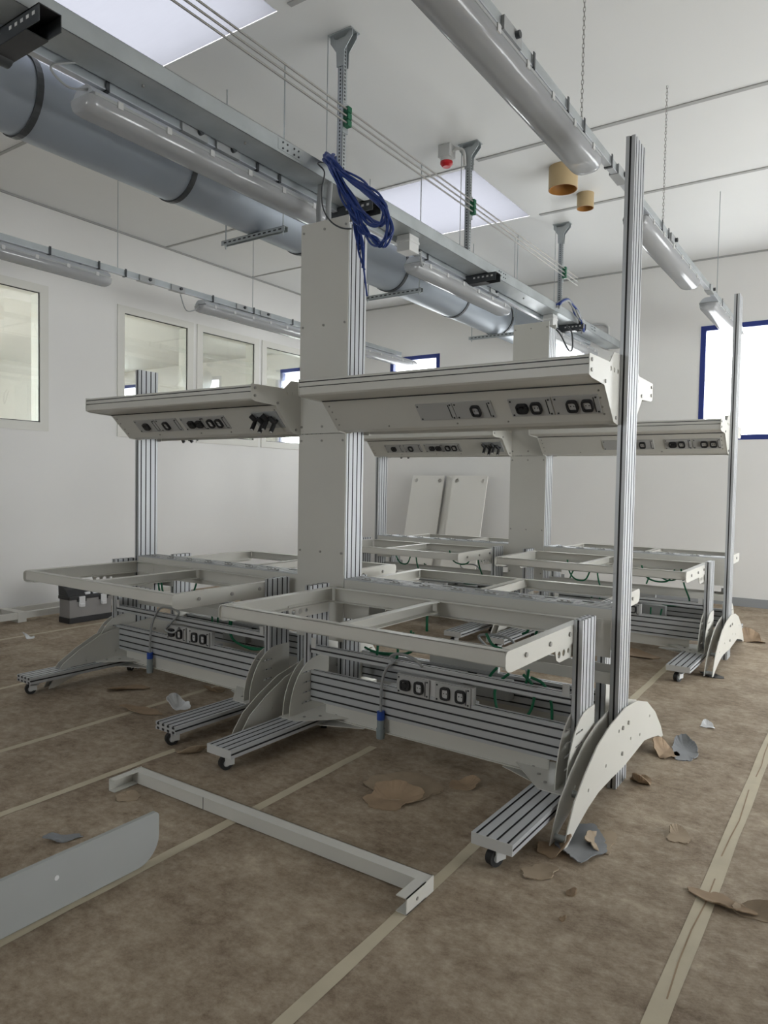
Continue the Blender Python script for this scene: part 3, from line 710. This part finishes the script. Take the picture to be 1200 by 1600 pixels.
for z, lab in ((3.925, 'lowest of the three thin pipes crossing overhead'), (3.97, 'middle of the three thin pipes crossing overhead'), (4.015, 'topmost of the three thin pipes crossing overhead')):
    tag(MB().cyl((-3.005, YN+.05, z), (-3.005, 8.45, z), .0065, ZINC, 8).build('thin_pipe'), lab, 'pipe', 'three thin overhead pipes')

# siren, vents
R = thing('alarm_siren', 'white alarm siren with red lens on the ceiling', 'siren', (-3.235, 5.66, ZC))
b = MB(); b.box(-.07, .05, -.055, .055, -.11, 0, LGREY).cyl((-.01, 0, -.14), (-.01, 0, -.11), .055, LGREY, 20); b.build('body', R, bevel=.006)
b = MB(); b.cyl((-.01, 0, -.16), (-.01, 0, -.14), .056, RED, 20).cyl((-.01, 0, -.185), (-.01, 0, -.16), .035, RED, 20, r1=.056); b.build('red_lens', R)
b = MB(); b.tube([(.05, 0, -.06), (.10, 0, -.05), (.15, .02, -.08), (.16, .03, -.2)], .014, LGREY, 8); b.build('conduit', R)
for x, y, r, h, lab in ((-2.52, 6.62, .135, .21, 'larger orange pipe stub through the ceiling'), (-2.545, 7.33, .085, .15, 'smaller orange pipe stub through the ceiling')):
    b = MB(); n = 32
    c1 = [(math.cos(2*PI*i/n), math.sin(2*PI*i/n)) for i in range(n)]
    def ring(rr, z): return [(x+rr*a, y+rr*c, z) for a, c in c1]
    v = ring(r, ZC)+ring(r, ZC-h); b.add(v, [(i, (i+1) % n, n+(i+1) % n, n+i) for i in range(n)], CREAM, True)
    v = ring(r-.008, ZC-.02)+ring(r-.008, ZC-h); b.add(v, [(i, (i+1) % n, n+(i+1) % n, n+i) for i in range(n)]+[tuple(range(n))], ORANGE, True)
    v = ring(r, ZC-h)+ring(r-.008, ZC-h); b.add(v, [(i, (i+1) % n, n+(i+1) % n, n+i) for i in range(n)], ORANGE)
    tag(b.build('pipe_stub'), lab, 'pipe', 'orange pipe stubs in the ceiling')

# blue cables
R = thing('cable_bundle', 'hank of blue cables hanging from the dropper over the near column', 'cables', (0, 0, 0))
J = lambda p, s=.02: (p[0]+random.uniform(-s, s), p[1]+random.uniform(-s, s)*.6, p[2]+random.uniform(-s, s))
main = [(-3.047, 3.80, 3.67), (-2.92, 3.56, 3.56), (-2.81, 3.505, 3.43), (-2.69, 3.48, 3.257), (-2.62, 3.47, 3.135), (-2.585, 3.47, 3.02), (-2.56, 3.47, 2.91), (-2.548, 3.48, 2.78), (-2.528, 3.49, 2.62)]
loop = [(-3.047, 3.80, 3.67), (-2.86, 3.52, 3.54), (-2.772, 3.48, 3.432), (-2.581, 3.47, 3.277), (-2.442, 3.45, 3.163), (-2.351, 3.43, 3.053), (-2.334, 3.43, 2.959), (-2.377, 3.43, 2.888), (-2.468, 3.44, 2.919), (-2.538, 3.45, 3.012), (-2.602, 3.46, 3.112), (-2.70, 3.47, 3.26), (-2.81, 3.5, 3.44), (-3.04, 3.80, 3.66)]
inner = [(-3.047, 3.80, 3.67), (-2.80, 3.49, 3.43), (-2.628, 3.47, 3.199), (-2.509, 3.45, 3.065), (-2.417, 3.43, 2.993), (-2.365, 3.43, 3.02), (-2.385, 3.43, 3.11), (-2.58, 3.46, 3.27), (-2.77, 3.49, 3.43), (-3.04, 3.80, 3.66)]
for i in range(7): MB().tube([main[0]]+[J(p) for p in main[1:8 if i % 2 else 7]], .007, BCABLE, 6).build('cable', R)
MB().tube(main, .006, BCABLE, 6).build('cable', R)
for i in range(6): MB().tube([J(p, .024) for p in loop], .007, BCABLE, 6).build('cable', R)
for i in range(5): MB().tube([J(p, .02) for p in inner], .007, BCABLE, 6).build('cable', R)
blk = [(-3.016, 3.78, 3.616), (-2.93, 3.5, 3.5), (-2.869, 3.49, 3.425), (-2.889, 3.49, 3.318), (-2.875, 3.49, 3.204), (-2.814, 3.49, 3.114), (-2.73, 3.49, 3.059), (-2.652, 3.49, 3.039)]
MB().tube(blk, .005, DARK, 6).build('dark_cable', R)
R = thing('cable_bundle', 'grey and blue cable tangle on the tray above the far column', 'cables', (0, 0, 0))
for i in range(7):
    m_ = BCABLE if i in (2, 3) else GCABLE
    MB().tube([J(p, .025) for p in [(-2.97, 7.72, 3.52), (-2.95, 7.9, 3.62), (-2.94, 8.1, 3.64), (-2.93, 8.25, 3.55), (-2.93, 8.42, 3.47), (-2.95, 8.5, 3.38)]], .012, m_, 7).build('cable', R)
b = MB(); b.tube([(-2.62, 6.80, 3.05), (-2.57, 6.80, 2.99), (-2.49, 6.8, 2.84), (-2.45, 6.8, 2.85), (-2.46, 6.8, 3.0), (-2.52, 6.82, 3.08)], .008, DARK, 6).build('dark_cable', R)
b = MB()
for dx in (-.05, .03): b.tube([(-3.02+dx, 3.70, 3.46), (-3.01+dx, 3.67, 3.30), (-3.0+dx, 3.66, 3.22), (-2.99+dx, 3.64, 3.10)], .018, GCABLE, 8)
tag(b.build('flexible_conduit'), 'short grey corrugated conduits between tray and near column top', 'conduit')
tag(MB().tube([(-3.6, 10.17, 3.83), (-3.45, 10.17, 3.83), (-3.24, 10.17, 3.82), (-3.16, 10.17, 3.78), (-3.145, 10.17, 3.70), (-3.142, 10.17, 3.45)], .018, LGREY, 8).build('wall_conduit'), 'bent grey conduit pipe on the far wall', 'conduit')

# ------------------------------------------------------------------ floor things
TP = [(-.45, -.44, -1.0, 8.5, .062, 'long pale tape strip on the floor at the right edge of the photo'), (-1.285, -1.37, 1.0, 6.6, .05, 'pale floor tape strip running under the nearest bench foot'), (-2.255, -2.29, -.5, 3.3, .05, 'pale floor tape strip crossing under the white floor bar and along the grey board'),
      (-3.14, -3.15, .6, 2.6, .045, 'pale floor tape strip left of the white floor bar'), (-3.88, -3.90, 1.2, 3.6, .045, 'pale floor tape strip in front of the left bench'), (-5.02, -5.13, 1.9, 4.2, .045, 'pale floor tape strip beyond the left bench foot'), (-6.59, -6.585, 2.5, 4.6, .045, 'pale floor tape strip in front of the toolbox')]
for i, (xa, xb, y0, y1, w_, lab) in enumerate(TP):
    b = MB(); n = 24; v = []
    for k2 in range(n+1):
        t = k2/n; x = xa+(xb-xa)*t; y = y0+(y1-y0)*t; j1, j2 = random.uniform(-.003, .003), random.uniform(-.003, .003)
        v += [(x-w_/2+j1, y, .0015), (x+w_/2+j2, y, .0015)]
    b.add(v, [(2*k2, 2*k2+1, 2*k2+3, 2*k2+2) for k2 in range(n)], TAPE)
    if i == 0:
        v = []
        for k2 in range(n*2+1):
            t = k2/n/2; x = xa+(xb-xa)*t+.006*math.sin(k2*1.7); v += [(x-.0025, y0+(y1-y0)*t, .0022), (x+.0025, y0+(y1-y0)*t, .0022)]
        b.add(v, [(2*k2, 2*k2+1, 2*k2+3, 2*k2+2) for k2 in range(n*2) if k2 % 5], CARD)
    tag(b.build('floor_tape'), lab, 'tape', 'tape strips on the floor')

# white U-shaped floor bar
R = thing('metal_frame', 'white U-shaped steel bar lying on the floor in the foreground', 'frame', (-2.13, 2.19, 0), -.0)
b = MB(); b.box(-.84, .845, 0, .055, .056, .06, WHITE).box(-.84, .845, -.0002, .003, .004, .0603, WHITE).box(-.84, .845, .052, .055, .004, .06, WHITE)
b.box(-.335, -.332, -.0006, .0, .004, .06, BLACK); b.build('long_bar', R)
for s, l in ((-1, .13), (1, .13)):
    b = MB(); xo = .85*s
    b.box(xo, xo-s*.004, -l, .055, .002, .062, WHITE).box(xo, xo-s*.045, -l, .0, .058, .062, WHITE).box(xo, xo-s*.045, -l, .0, .002, .006, WHITE)
    b.cyl((xo, -.06, .03), (xo+s*.002, -.06, .03), .007, ZINC, 8); b.build('side_arm', R)
# grey board standing on its edge
o = [(.3, .004), (1.70, .004)]+[(1.70+.10*math.sin(t), .104-.10*math.cos(t)) for t in [PI/2*i/8 for i in range(1, 9)]]+[(1.80, .17)]+[(1.78+.02*math.cos(t), .175+.02*math.sin(t)) for t in [PI/2*i/5 for i in range(1, 6)]]+[(.3, .195)]
b = MB(); b.prism(o, (-2.295, -2.277), YZX, PANEL); b.cyl((-2.277, 1.37, .12), (-2.2755, 1.37, .12), .009, PAPER, 8); tag(b.build('board'), 'grey board with rounded corner standing on edge at the bottom left', 'board')

# toolbox
R = thing('toolbox', 'grey and black toolbox with open lid and chrome latches on the floor', 'toolbox', (-6.865, 4.465, 0), -.02)
b = MB(); b.box(-.095, .095, -.245, .245, .055, .25, TBOX); b.build('body', R, bevel=.008)
MB().box(-.1, .1, -.25, .25, 0, .06, BLACK).build('base', R, bevel=.006)
b = MB(); b.box(-.105, .105, -.255, .255, .245, .285, BLACK); b.build('rim', R, bevel=.008)
b = MB(); b.prism([(-.10, .285), (-.105, .38), (-.06, .395), (.03, .345), (.085, .285)], (-.25, .18), lambda p, q, a: (p, a, q), BLACK); b.build('lid', R, bevel=.012)
for y in (-.11, .14):
    b = MB(); b.box(.095, .112, y-.035, y+.035, .17, .275, CHROME).box(.112, .122, y-.028, y+.028, .165, .20, CHROME).box(.094, .11, y-.05, y+.05, .22, .27, BLACK); b.build('latch', R, bevel=.004)
for y, h, r_ in ((-.03, .31, .4), (.06, .315, -.3), (.14, .32, .5), (.2, .32, 0)):
    b = MB(); b.box(.02, .085, y-.03, y+.03, .285, h, PAPER if r_ else GREYP); b.build('tool', R, bevel=.005)

# white steel frames lying along the left wall
R = thing('metal_frame', 'white steel frame lying on the floor against the left wall', 'frame', (-7.4, 4.0, 0))
for x in (.13, -.20): MB().box(x-.025, x+.025, -1.6, 2.2, .035, .10, WHITE).build('long_bar', R)
for y in (-.02, 1.3): MB().box(-.23, .16, y-.045, y+.045, .0, .105, WHITE).build('cross_bar', R)

# boards leaning against the far wall
BL = [(-6.31, -5.71, 9.97, .0, 'white board with two round holes leaning alone at the left of the far wall stack'), (-5.70, -5.10, 10.03, 0, 'rearmost white board of the leaning stack'), (-5.63, -5.03, 9.97, 0, 'second white board from the wall in the leaning stack'),
      (-5.555, -4.955, 9.91, 0, 'third white board from the wall in the leaning stack'), (-5.48, -4.88, 9.85, 0, 'frontmost white board of the leaning stack')]
for x0, x1, yt, _, lab in BL:
    Lb, t = 1.70, .02; a = math.radians(14)
    xc, w_ = (x0+x1)/2, x1-x0
    b = MB(); b.plate([(-w_/2, 0), (w_/2, 0), (w_/2, Lb), (-w_/2, Lb)], [circ(-w_/2+.075, Lb-.085, .035), circ(w_/2-.075, Lb-.085, .035)], (0, t), lambda p, q, k2: (p, k2, q), BOARDW)
    o = b.build('white_board'); o.location = (xc, yt+.13-math.sin(a)*Lb, .004); o.rotation_euler = (-a, 0, 0); tag(o, lab, 'board', 'white boards leaning on the far wall')

# torn cardboard and litter
def scrap(name, x, y, rx, ry, rot, m, label, lift=.03, seed=0, cat='cardboard', cols=9, fold=.5):
    rnd = random.Random(seed); b = MB(); n = 60; rings = 6; v = [(0, 0, .004)]
    hs = [(rnd.uniform(.04, .24)/(q**.5), q, rnd.uniform(0, 6.28)) for q in (2, 3, 4, 5, 7)]
    rad = [1+sum(A*math.cos(q*2*PI*i/n+p) for A, q, p in hs)*.8+rnd.uniform(-.045, .045) for i in range(n)]
    ph = rnd.uniform(0, 6.28)
    for k2 in range(1, rings+1):
        for i in range(n):
            t = 2*PI*i/n; r = rad[i]*k2/rings if k2 == rings else (rad[i]*.6+.4)*k2/rings
            z = .004+lift*max(0, math.cos(t-ph)-.1)*(k2/rings)**2.2+lift*.5*max(0, math.cos(2*t+ph))*(k2/rings)**3*fold
            v.append((rx*r*math.cos(t), ry*r*math.sin(t), z))
    f = [(0, 1+i, 1+(i+1) % n) for i in range(n)]
    for k2 in range(rings-1):
        f += [(1+k2*n+i, 1+(k2+1)*n+i, 1+(k2+1)*n+(i+1) % n, 1+k2*n+(i+1) % n) for i in range(n)]
    b.add(v, f, m, False); o = b.build(name); o.location = (x, y, 0); o.rotation_euler = (0, 0, rot)
    s = o.modifiers.new('thickness', 'SOLIDIFY'); s.thickness = .004; s.offset = 1
    return tag(o, label, cat, 'torn scraps on the floor')
scrap('cardboard_scrap', -1.86, 2.95, .19, .15, .5, CARD2, 'large pale torn cardboard sheet in front of the nearest bench', .01, 3)
scrap('cardboard_scrap', -1.82, 2.78, .13, .09, .6, CARD, 'curled brown cardboard piece on top of the large torn sheet', .07, 5)
scrap('cardboard_scrap', -1.62, 3.13, .07, .05, .2, CARD, 'small folded brown cardboard flap right of the large torn sheet', .05, 6)
scrap('cardboard_scrap', -1.01, 2.60, .07, .055, 1, CARD2, 'corrugated cardboard piece by the right bench castor', .012, 8)
scrap('cardboard_scrap', -1.03, 2.79, .07, .06, .2, CARD, 'crumpled brown cardboard under the front tip of the right arc plate', .07, 9)
scrap('foil_scrap', -.95, 2.92, .10, .16, .1, SHEET, 'grey sheet under the front tip of the right arc plate', .012, 10, 'sheet')
scrap('cardboard_scrap', -.89, 2.98, .06, .10, .1, CARD2, 'pale cardboard edge lying over the grey sheet', .03, 11)
scrap('foil_scrap', -.83, 4.32, .07, .17, .3, SHEET, 'curled grey sheet behind the right arc plate', .04, 12, 'sheet')
scrap('cardboard_scrap', -.91, 4.22, .07, .10, .3, CARD, 'brown cardboard roll behind the right arc plate', .06, 13)
scrap('cardboard_scrap', -.92, 3.72, .05, .07, .3, CARD, 'small brown crumple at the foot of the tall near post', .06, 14)
scrap('cardboard_scrap', -.40, 2.80, .10, .05, -.2, CARD, 'torn cardboard strip lying across the right tape', .02, 15)
scrap('cardboard_scrap', -.29, 2.80, .07, .045, .2, CARD2, 'curled cardboard end at the right photo edge', .04, 16)
scrap('cardboard_scrap', -.63, 3.23, .045, .07, .4, CARD2, 'thin torn cardboard ribbon right of the bench foot', .02, 17)
scrap('cardboard_scrap', -.86, 2.53, .018, .018, 0, CARD, 'tiny brown crumb on the floor right of the bench castor', .02, 18)
scrap('cardboard_scrap', -.83, 2.36, .01, .012, 0, CARD, 'smallest brown crumb on the open floor at right', .012, 19)
scrap('plastic_wrap', -3.72, 3.10, .06, .07, 0, PAPER, 'crumpled clear white wrap beside the left bench foot', .10, 20, 'wrap')
scrap('cardboard_scrap', -3.82, 3.50, .07, .05, .8, CARD, 'torn brown cardboard fold under the left bench', .05, 21)
scrap('cardboard_scrap', -3.86, 2.90, .14, .06, .3, CARD, 'ragged brown cardboard strip in front of the left bench', .025, 22)
scrap('cardboard_scrap', -4.35, 3.15, .13, .07, .9, CARD, 'flat brown cardboard bits under the left bench castor', .025, 23)
scrap('cardboard_scrap', -3.05, 2.62, .08, .05, .4, CARD2, 'pale cardboard piece beside the middle bench castor', .06, 24)
scrap('paper_scrap', -6.47, 3.62, .05, .045, 0, PAPER, 'crumpled white paper on the floor near the toolbox', .05, 25, 'paper')
scrap('foil_scrap', -2.72, 1.67, .03, .07, -.6, SHEET, 'small dark edged grey scrap behind the grey board', .03, 26, 'sheet')
scrap('cardboard_scrap', -2.84, 2.07, .05, .05, .3, CARD2, 'pale cardboard scrap inside the left end of the floor bar', .015, 27)
scrap('paper_scrap', -.80, 4.85, .04, .035, 0, PAPER, 'white paper shred on the floor right of the tall near post', .03, 28, 'paper')
scrap('cardboard_scrap', -.93, 7.9, .12, .10, 0, CARD, 'brown crumple behind the far right arc plate', .10, 29)
scrap('cardboard_scrap', -1.0, 6.2, .09, .06, 0, BLACK, 'dark scrap under the tip of the far right arc plate', .02, 30)
scrap('cardboard_scrap', -1.65, 6.55, .16, .10, 0, CARD, 'cardboard sheet under the far right bench', .05, 31)
scrap('cardboard_scrap', -2.4, 1.86, .02, .02, 0, CARD, 'tiny brown crumb by the end of the grey board', .015, 32)
